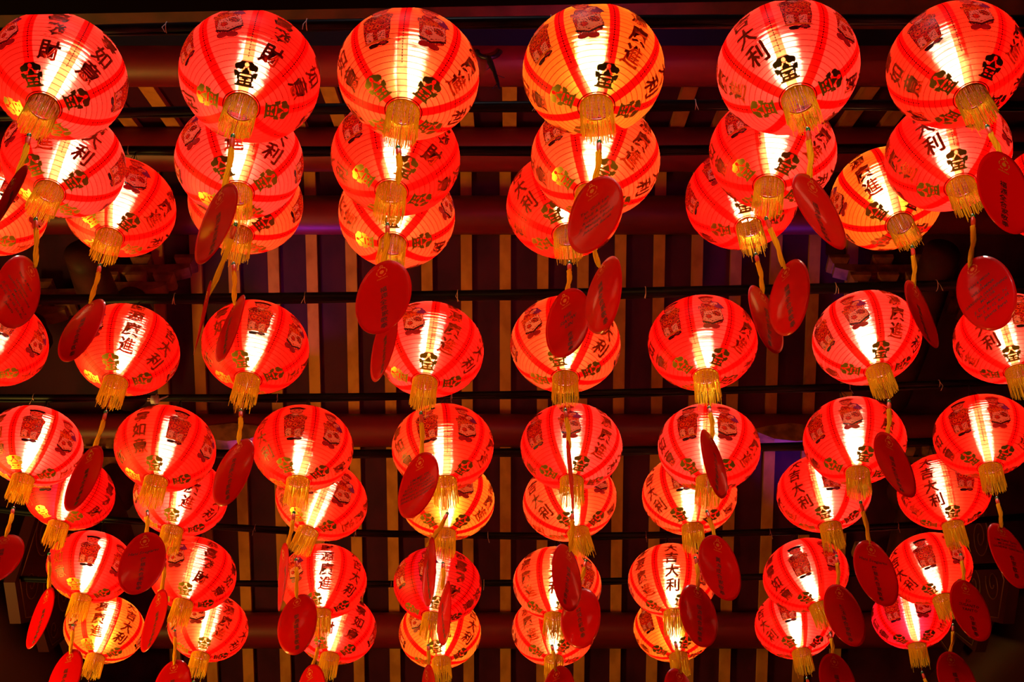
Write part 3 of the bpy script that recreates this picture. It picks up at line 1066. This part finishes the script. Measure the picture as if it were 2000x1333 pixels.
def make_card(name, P, d, yaw):
    P, d = Vector(P), Vector(d).normalized()
    camp = cam_ob.location
    e1 = d.cross(P - camp).normalized()
    if e1.x < 0:
        e1 = -e1
    e2 = e1.cross(d)
    if e2.dot(camp - P) < 0:
        e2 = -e2
    sgn = -1 if name in NEG else 1
    ps = rad(yaw) * sgn
    w = e1 * math.cos(ps) + e2 * math.sin(ps)
    nrm = w.cross(-d).normalized()
    if nrm.dot(camp - P) < 0:
        w, nrm = -w, -nrm
    # keep a right-handed frame x = w, y = up the card, z = face normal
    up = -d
    m = Matrix((w, up, w.cross(up))).transposed().to_4x4()
    ctr = P + d * CH / 2
    bend = (0.006 + 0.010 * random.Random(name + 'b').random()) * random.Random(name).choice((-1, 1))

    def surf(x, y, lift):
        return (x, y, bend * ((y / (CH / 2)) ** 2) + 0.5 * bend * (x / (CW / 2)) ** 2 + lift)
    mb = MB()
    n, rings = 48, 9
    for side, th in ((1, 0.0006), (-1, -0.0006)):
        rows = []
        for i in range(1, rings + 1):
            f = i / rings
            rows.append([mb.vert(surf(CW / 2 * f * math.cos(2 * math.pi * j / n), CH / 2 * f * math.sin(2 * math.pi * j / n), th)) for j in range(n)])
        c0 = mb.vert(surf(0, 0, th))
        for j in range(n):
            k = (j + 1) % n
            t = (c0, rows[0][j], rows[0][k])
            mb.face(t if side > 0 else t[::-1])
            for a, b in zip(rows, rows[1:]):
                t = (a[j], b[j], b[k], a[k])
                mb.face(t if side > 0 else t[::-1])
        if side > 0:
            edge = rows[-1]
        else:
            for j in range(n):
                k = (j + 1) % n
                mb.face((edge[j], rows[-1][j], rows[-1][k], edge[k]))

    def put(vs, fs, cx, cy, s, mat):
        base = len(mb.v)
        mb.v += [surf(cx + v[0] * s, cy + v[1] * s, 0.0012) for v in vs]
        for f in fs:
            mb.face([base + q for q in f], mat)
    # gold emblem: hexagon with six dashes round it and a small word beneath
    cy = CH / 2 - 0.040
    hexa = [(math.cos(rad(60 * i)), math.sin(rad(60 * i))) for i in range(6)]
    put(hexa, [(0, 1, 2, 3, 4, 5)], 0, cy, 0.0075, 2)
    for i in range(6):
        a0, a1 = rad(60 * i + 38), rad(60 * i + 82)
        put([(math.cos(a) * q, math.sin(a) * q) for a, q in ((a0, 1.0), ((a0 + a1) / 2, 1.06), (a1, 1.0), (a1, 1.18), ((a0 + a1) / 2, 1.26), (a0, 1.18))], [(0, 1, 4, 5), (1, 2, 3, 4)], 0, cy, 0.0145, 2)
    vs, fs, ww, hh = glyph('mahhive', 0.0, 1)
    put(vs, fs, 0, cy - 0.024, 0.0105, 2)
    for t in TEXTS.get(name, DEFAULT):
        if t[0] == 'h':
            _, s, y, size = t
            vs, fs, ww, hh = glyph(s, 0.012, 1, 0.25)
            lim = 2 * CW / 2 * math.sqrt(max(0.05, 1 - (y / (CH / 2)) ** 2)) * 0.86
            size = min(size * 1.22, lim / ww)
            put(vs, fs, 0, y - 0.004, size, 1)
        else:
            _, s, y, size = t
            size *= min(1.28, (y + CH / 2 - 0.012) / (len(s) * size * 1.08))
            for i, ch in enumerate(s):
                vs, fs, ww, hh = glyph(ch, 0.012, 1)
                put(vs, fs, 0.002 * math.sin(i * 2.0), y - 0.004 - (i + 0.5) * size * 1.08, size, 1)
    o = mb.build('wish_card', [M['card'], M['ink'], M['cardgold']])
    o.matrix_world = Matrix.Translation(ctr) @ m
    # eyelet ring in the card's top
    eb = MB()
    nn = 16
    eb.tube([surf(0.0045 * math.cos(2 * math.pi * i / nn), CH / 2 - 0.018 + 0.0045 * math.sin(2 * math.pi * i / nn), 0.0005) for i in range(nn)], 0.0009, 5, closed=True)
    eb.build('eyelet', M['goldring'], o)
    wide = 'broad' if yaw < 40 else ('edge-on' if yaw > 72 else 'half-turned')
    if name in SAYS:
        lab = 'red wish card %s, lantern %s' % (SAYS[name], place_words(name).strip())
    else:
        lab = '%s red oval wish card under the lantern %s' % (wide, place_words(name).strip())
    tag(o, lab, 'card', 'oval wish cards under the lanterns')
    return o


NEG = set('B1 A5 A6 C5 C6 D5 D6 E4 E5 E6 E7 F6 F7 F8 G6 G7 G8'.split())
SAYS = {'D3': 'with lines of capitals', 'B6': 'with eight written lines', 'B1': 'with eight written lines', 'E6': 'with name over characters',
        'E1': 'with name over characters', 'E7': 'with three capital lines', 'F8': 'with three name lines', 'C4': 'with three short names'}


# ------------------------------------------------------------------ roof
CZ = 1.6
RIDGE_Y, RIDGE_Z = 5.0, 6.3 + CZ
S_FAR, S_NEAR = 0.78, 0.60


def roof_z(y):
    return RIDGE_Z - (S_FAR * (y - RIDGE_Y) if y > RIDGE_Y else S_NEAR * (RIDGE_Y - y))


def slab(name, y0, y1, thick, x0, x1, mat, drop=0.0, kind='structure'):
    mb = MB()
    z0, z1 = roof_z(y0) - drop, roof_z(y1) - drop
    vs = [(x0, y0, z0), (x1, y0, z0), (x1, y1, z1), (x0, y1, z1), (x0, y0, z0 + thick), (x1, y0, z0 + thick), (x1, y1, z1 + thick), (x0, y1, z1 + thick)]
    b = len(mb.v)
    mb.v += vs
    for q in ((0, 3, 2, 1), (4, 5, 6, 7), (0, 1, 5, 4), (1, 2, 6, 5), (2, 3, 7, 6), (3, 0, 4, 7)):
        mb.face([b + i for i in q])
    o = mb.build(name, mat, smooth=False)
    return o


def build_room():
    for nm, args in (('ceiling', (RIDGE_Y, 9.6)), ('ceiling', (1.45, RIDGE_Y))):
        tag(slab(nm, args[0], args[1], 0.06, -4.0, 4.0, M['board']), kind='structure')
    mb = MB()
    mb.box((-4, -3, -0.1), (4, 9.7, 0))
    tag(mb.build('floor', M['floor'], smooth=False), kind='structure')
    for nm, x0, x1 in (('wall_left', -4.1, -4.0), ('wall_right', 4.0, 4.1)):
        mb = MB()
        mb.box((x0, -1, 0), (x1, 9.6, 4.2))
        prof = [(-1.0, 4.2), (9.6, 4.2), (9.6, roof_z(9.6)), (5.0, roof_z(5.0)), (-1.0, roof_z(-1.0))]
        b = len(mb.v)
        for x in (x0, x1):
            mb.v += [(x, y, z) for y, z in prof]
        n = len(prof)
        mb.face([b + i for i in range(n)])
        mb.face([b + n + i for i in range(n)][::-1])
        for i in range(n):
            k = (i + 1) % n
            mb.face((b + i, b + k, b + n + k, b + n + i))
        tag(mb.build(nm, M['wall'], smooth=False), kind='structure')
    mb = MB()
    mb.box((-4, 9.6, 0), (4, 9.7, roof_z(9.6) + 0.05))
    tag(mb.build('wall_back', M['wall'], smooth=False), kind='structure')


def rafter(x, y0, y1, w, label):
    mb = MB()
    t = 0.045
    z0, z1 = roof_z(y0), roof_z(y1)
    r = random.Random(round(x * 100))
    dx = r.uniform(-0.008, 0.008)
    b = len(mb.v)
    mb.v += [(x - w / 2 + dx, y0, z0 - t), (x + w / 2 + dx, y0, z0 - t), (x + w / 2, y1, z1 - t), (x - w / 2, y1, z1 - t),
             (x - w / 2 + dx, y0, z0), (x + w / 2 + dx, y0, z0), (x + w / 2, y1, z1), (x - w / 2, y1, z1)]
    for q in ((0, 3, 2, 1), (4, 5, 6, 7), (0, 1, 5, 4), (1, 2, 6, 5), (2, 3, 7, 6), (3, 0, 4, 7)):
        mb.face([b + i for i in q])
    o = mb.build('rafter', M['rafter'], smooth=False)
    tag(o, label, 'rafter', 'flat tan rafters of the roof slope' if y1 > RIDGE_Y + 0.5 else 'flat tan rafters of the near roof slope')


def purlin(y, r, below, label):
    mb = MB()
    z = roof_z(y) - 0.045 - below
    mb.tube([(-4.0 + i * 0.5, y, z) for i in range(17)], r, 24)
    tag(mb.build('roof_purlin', M['purlin']), label, 'beam', 'round purlins under the rafters')


def build_roof():
    x = -4 * 0.25 * 2
    xs = [(-2.30 + 0.2505 * i) for i in range(19)]
    nth = ['leftmost', 'second from left', 'third from left', 'fourth from left', 'fifth from left', 'sixth from left', 'seventh from left', 'eighth from left', 'ninth from left', 'middle',
           'ninth from right', 'eighth from right', 'seventh from right', 'sixth from right', 'fifth from right', 'fourth from right', 'third from right', 'second from right', 'rightmost']
    for x, w in zip(xs, nth):
        rafter(x, RIDGE_Y, 9.5, 0.072, 'flat tan rafter down the roof behind the lower rows, %s of nineteen' % w)
        rafter(x + 0.03, 1.5, RIDGE_Y, 0.082, 'short splayed tan rafter between the top beams, %s of nineteen' % w)
    purlin(3.62, 0.125, 0.12, 'glossy dark red round beam above the topmost row of lanterns')
    purlin(4.66, 0.135, 0.13, 'dull red round beam crossing behind the second row of lanterns')
    purlin(5.23, 0.125, 0.10, 'dark red ridge beam crossing behind the third row of lanterns')
    purlin(6.34, 0.11, 0.10, 'dark red round beam behind the fifth row of lanterns')
    purlin(7.42, 0.12, 0.11, 'dark red round beam low behind the seventh row of lanterns')
    # front edge beam that cuts the tops of the left lanterns, and the strips behind it
    mb = MB()
    a, b = Vector((-4.0, 1.668, 4.15)), Vector((4.0, 1.50, 4.15))
    for p, q in ((a, b),):
        base = len(mb.v)
        for e in (p, q):
            for dy, dz in ((0, 0), (0, 0.5), (-0.35, 0.5), (-0.35, 0.0)):
                mb.v.append((e.x, e.y + dy, e.z + dz))
        for i in range(4):
            k = (i + 1) % 4
            mb.face((base + i, base + k, base + 4 + k, base + 4 + i))
        mb.face((base, base + 3, base + 2, base + 1))
        mb.face((base + 4, base + 5, base + 6, base + 7))
    tag(mb.build('front_beam', M['black'], smooth=False), 'nearly black squared beam along the very top edge of the view', 'beam')
    mb = MB()
    mb.box((-4.0, 2.95, roof_z(3.0) - 0.30), (4.0, 3.10, roof_z(3.0) - 0.05))
    tag(mb.build('roof_tie_beam', M['truss'], smooth=False), 'dull red flat beam just under the black beam at top', 'beam')
    mb = MB()
    mb.box((-4.0, 3.22, roof_z(3.3) - 0.22), (4.0, 3.36, roof_z(3.3) - 0.04))
    tag(mb.build('roof_tie_beam', M['navy'], smooth=False), 'navy painted flat beam above the glossy red round beam', 'beam')


def build_pipes():
    words = {'A': 'topmost', 'B': 'second', 'C': 'third', 'D': 'fourth', 'E': 'fifth', 'F': 'sixth', 'G': 'seventh', 'H': 'bottom'}
    for row in 'ABCDEFGH':
        mb = MB()
        pts = [pipe_at(row, -2.6 + i * 0.2) for i in range(27)]
        e0, e1 = pts[0], pts[-1]
        pts = [Vector((-4.0, e0.y + 0.3, e0.z + 0.3))] + pts + [Vector((4.0, e1.y + 0.3, e1.z + 0.3))]
        thick = {'A': 0.016, 'B': 0.016, 'C': 0.016, 'D': 0.021, 'E': 0.013, 'F': 0.018, 'G': 0.013, 'H': 0.013}[row]
        mb.tube(pts, thick, 12)
        # a second thin cable strapped along the pipe
        mb.tube([p + Vector((0, 0.012, -0.010 - 0.004 * math.sin(p.x * 5))) for p in pts], 0.006, 6)
        o = mb.build('hanging_pipe', M['pipe'])
        tag(o, 'black pipe with a strapped cable carrying the %s row of lanterns' % words[row], 'pipe', 'black pipes the lanterns hang from')
        r = random.Random(row)
        x = -2.2 + r.uniform(0, 0.3)
        while x < 2.3:
            p = pipe_at(row, x)
            t = MB()
            n = 12
            t.tube([p + Vector((0, math.cos(2 * math.pi * i / n) * (thick + 0.002), math.sin(2 * math.pi * i / n) * (thick + 0.002))) for i in range(n)], 0.0014, 5, closed=True)
            t.tube([p + Vector((0, -thick, 0)), p + Vector((r.uniform(-0.006, 0.006), -thick - 0.006, -0.03)), p + Vector((r.uniform(-0.01, 0.01), -thick - 0.004, -0.055))], 0.0012, 4)
            t.build('cable_tie', M['tie'], o)
            x += r.uniform(0.4, 0.75)


def spiral(cy, cz, r0, turns, x, sgn=1, start=0.0):
    pts = []
    n = int(18 * turns)
    for i in range(n + 1):
        t = i / n
        a = start + sgn * 2 * math.pi * turns * t
        r = r0 * (1 - 0.85 * t)
        pts.append((x, cy + r * math.cos(a), cz + r * math.sin(a)))
    return pts


def build_truss(side):
    """one carved roof truss: tie beams, short posts, bracket blocks, scroll board"""
    s = side
    word = 'left' if s < 0 else 'right'
    X = 2.45 * s
    # stepped round tie beams running front to back, with the short posts that carry them
    for (y0, z0, y1, z1, r, x_, lab) in ((4.75, 6.72, 6.02, 6.70, 0.12, 2.42, 'upper'), (5.95, 6.02, 6.85, 6.00, 0.11, 2.50, 'middle')):
        mb = MB()
        n = 14
        pts, rs = [], []
        for i in range(n + 1):
            t = i / n
            pts.append((x_ * s, y0 + (y1 - y0) * t, z0 + (z1 - z0) * t + 0.03 * math.sin(math.pi * t)))
            rs.append(r * (0.82 + 0.18 * math.sin(math.pi * t)))
        mb.tube(pts, rs, 18)
        tag(mb.build('truss_beam', M['truss']), 'dark %s round truss beam at the %s side of the roof' % (lab, word), 'beam')
    # bracket sets: block + arms with upturned ends + bearing blocks
    sets = [(2.38, 5.50, 6.88, 'topmost'), (3.02, 5.62, 6.78, 'outermost'), (2.52, 6.34, 6.14, 'middle'), (2.62, 6.98, 5.68, 'lowest')]
    for xx_, y, z, w in sets:
        root = bpy.data.objects.new('roof_bracket', None)
        C.objects.link(root)
        root.location = (xx_ * s, y, z)
        mb = MB()
        # gourd shaped post
        mb.tube([(0, 0, -0.05), (0, 0, 0.02), (0, 0, 0.10), (0, 0, 0.18), (0, 0, 0.24)], [0.10, 0.15, 0.16, 0.11, 0.08], 16)
        mb.build('post', M['truss'], root)
        for lvl, half in ((0.24, 0.20), (0.40, 0.32)):
            mb = MB()
            pr = []
            for i in range(13):
                t = -1 + 2 * i / 12
                pr.append((t * half, 0.05 * abs(t) ** 3))
            base = len(mb.v)
            for yy in (-0.045, 0.045):
                for px, pz in pr:
                    mb.v.append((px, yy, lvl + pz))
                for px, pz in pr:
                    mb.v.append((px, yy, lvl + 0.075 + pz * 0.3))
            k = len(pr)
            for i in range(k - 1):
                A, B = base + i, base + i + 1
                mb.face((A, B, B + k, A + k))
                A2, B2 = A + 2 * k, B + 2 * k
                mb.face((B2, A2, A2 + k, B2 + k))
                mb.face((B, A, A2, B2))
                mb.face((A + k, B + k, B2 + k, A2 + k))
            for A in (base, base + k - 1):
                mb.face((A, A + k, A + 3 * k, A + 2 * k))
            mb.build('arm', M['bracket'], root, smooth=False)
            for px in (-half * 0.88, 0, half * 0.88):
                mb = MB()
                zz = lvl + 0.085
                b0 = len(mb.v)
                for hw, h in ((0.045, 0.0), (0.065, 0.035), (0.065, 0.065)):
                    mb.v += [(px + a * hw, b_ * hw, zz + h) for a, b_ in ((-1, -1), (1, -1), (1, 1), (-1, 1))]
                for l in (0, 4):
                    for i in range(4):
                        k2 = (i + 1) % 4
                        mb.face((b0 + l + i, b0 + l + k2, b0 + l + 4 + k2, b0 + l + 4 + i))
                mb.face((b0 + 3, b0 + 2, b0 + 1, b0))
                mb.face((b0 + 8, b0 + 9, b0 + 10, b0 + 11))
                mb.build('bearing_block', M['bracket'], root, smooth=False)
        tag(root, '%s brown wooden bracket set with stacked arms on the %s truss' % (w, word), 'bracket')
    # wing shaped purlin rest
    mb = MB()
    prof = [(-0.26, 0.02), (-0.12, -0.055), (0.02, -0.075), (0.16, -0.05), (0.27, 0.035), (0.14, 0.055), (0.0, 0.075), (-0.14, 0.055)]
    n = len(prof)
    for yy in (6.22, 6.32):
        mb.v += [(1.80 * s + a * s, yy, 6.60 + b_) for a, b_ in prof]
    mb.face(list(range(n)))
    mb.face([n + i for i in range(n)][::-1])
    for i in range(n):
        k = (i + 1) % n
        mb.face((i, n + i, n + k, k))
    tag(mb.build('purlin_rest', M['bracket'], smooth=False), 'pale brown wing shaped wooden rest under the red beam, %s of centre' % word, 'bracket')
    # carved scroll board with gilt lines, low at the side
    root = bpy.data.objects.new('scroll_board', None)
    C.objects.link(root)
    root.location = (2.62 * s, 6.25, 5.50)
    mb = MB()
    prof = [(a * 0.55, b_ * 0.9) for a, b_ in [(-1.1, 0.46), (-0.7, 0.50), (-0.3, 0.36), (0.1, 0.42), (0.55, 0.25), (0.9, 0.28), (1.1, 0.0), (0.85, -0.25), (0.5, -0.22), (0.15, -0.45), (-0.3, -0.38), (-0.7, -0.55), (-1.1, -0.42)]]
    n = len(prof)
    b = 0
    for xx in (0.0, 0.06 * s):
        mb.v += [(xx, y, z) for y, z in prof]
    mb.face(list(range(n)))
    mb.face([n + i for i in range(n)][::-1])
    for i in range(n):
        k = (i + 1) % n
        mb.face((i, k, n + k, n + i))
    mb.build('carved_board', M['dark'], root, smooth=False)
    mb = MB()
    xg = -0.006 * s
    for cy, cz, r0, tn, sg, st in ((-0.46, 0.26, 0.10, 1.6, 1, 0.4), (-0.44, 0.02, 0.13, 1.9, 1, 2.4), (-0.42, -0.27, 0.10, 1.5, -1, 1.0), (-0.20, 0.16, 0.10, 1.6, -1, 2.0), (-0.18, -0.12, 0.12, 1.8, -1, 0.0),
                                   (0.04, 0.20, 0.08, 1.5, 1, 1.5), (0.06, -0.05, 0.11, 1.7, 1, 3.0), (0.04, -0.28, 0.06, 1.3, -1, 0.5), (0.28, 0.08, 0.09, 1.6, -1, 1.0), (0.44, 0.0, 0.07, 1.4, 1, 4.0)):
        mb.tube(spiral(cy, cz, r0, tn, xg, sg, st), 0.0028, 5)
    mb.tube([(xg, y * 0.94, z * 0.9) for y, z in prof], 0.003, 5, closed=True)
    mb.build('gilt_scrollwork', M['gilt'], root)
    tag(root, 'dark carved scroll board with thin gilt spirals at the lower %s' % word, 'carving')
    # big lacquered brace in the lower corner
    mb = MB()
    p, q = Vector((3.10 * s, 6.62, 5.34)), Vector((2.70 * s, 7.48, 5.12))
    d = (q - p)
    mb.tube([p - d * 0.55, p, p + d * 0.5, q, q + d * 0.9], [0.25, 0.27, 0.28, 0.28, 0.27], 28)
    tag(mb.build('corner_brace', M['dark']), 'thick dark red lacquered log slanting through the lower %s corner' % word, 'beam')


def build_small():
    # iron hook with a frayed rope hanging under the glossy beam, right of the middle
    root = bpy.data.objects.new('iron_hook', None)
    C.objects.link(root)
    y, z = 3.50, roof_z(3.62) - 0.27
    root.location = (-0.115, y, z)
    mb = MB()
    mb.tube([(0.055 * math.cos(a), 0, 0.055 * math.sin(a) + 0.02) for a in [rad(180 + i * 15) for i in range(13)]], 0.011, 8)
    mb.tube([(-0.055, 0, 0.02), (-0.06, 0.03, 0.05)], 0.011, 8)
    mb.tube([(0.055, 0, 0.02), (0.06, 0.03, 0.05)], 0.011, 8)
    mb.build('hook', M['wire'], root)
    mb = MB()
    mb.tube([(0, 0, -0.03), (0.01, 0.0, -0.08), (0.03, 0.01, -0.14), (0.045, 0.01, -0.22), (0.055, 0.0, -0.30)], [0.012, 0.016, 0.010, 0.009, 0.003], 8)
    for a, b in (((0.04, 0, -0.18), (0.08, 0.01, -0.19)), ((0.05, 0, -0.24), (0.02, 0.01, -0.28)), ((0.02, 0, -0.10), (-0.01, 0.0, -0.14))):
        mb.tube([a, b], 0.002, 5)
    mb.build('rope', M['wire'], root)
    tag(root, 'black iron hook with a frayed rope under the glossy red top beam', 'hook')
    # loose grey mains plug on the fifth pipe
    p = pipe_at('E', -1.50)
    root = bpy.data.objects.new('power_plug', None)
    C.objects.link(root)
    root.location = p + Vector((0, -0.02, -0.03))
    mb = MB()
    mb.box((-0.018, -0.012, -0.014), (0.014, 0.012, 0.014))
    mb.tube([(0.014, 0, 0), (0.022, 0, 0.004), (0.05, 0, 0.02), (0.08, 0.01, 0.03)], [0.006, 0.004, 0.003, 0.003], 6)
    mb.build('plug_body', M['greyplug'], root)
    for dz in (-0.006, 0.006):
        mb = MB()
        mb.tube([(-0.018, 0, dz), (-0.034, 0, dz)], 0.0022, 6)
        mb.build('pin', M['tie'], root)
    tag(root, 'small grey mains plug dangling from the black pipe at left', 'plug')


build_room()
build_roof()
build_pipes()
build_small()
build_truss(-1)
build_truss(1)
for nm, loc, tilt, rot in LANTERNS:
    make_lantern(nm, loc, tilt, rot)
for nm, P, d, yaw in CARDS:
    make_card(nm, P, d, yaw)
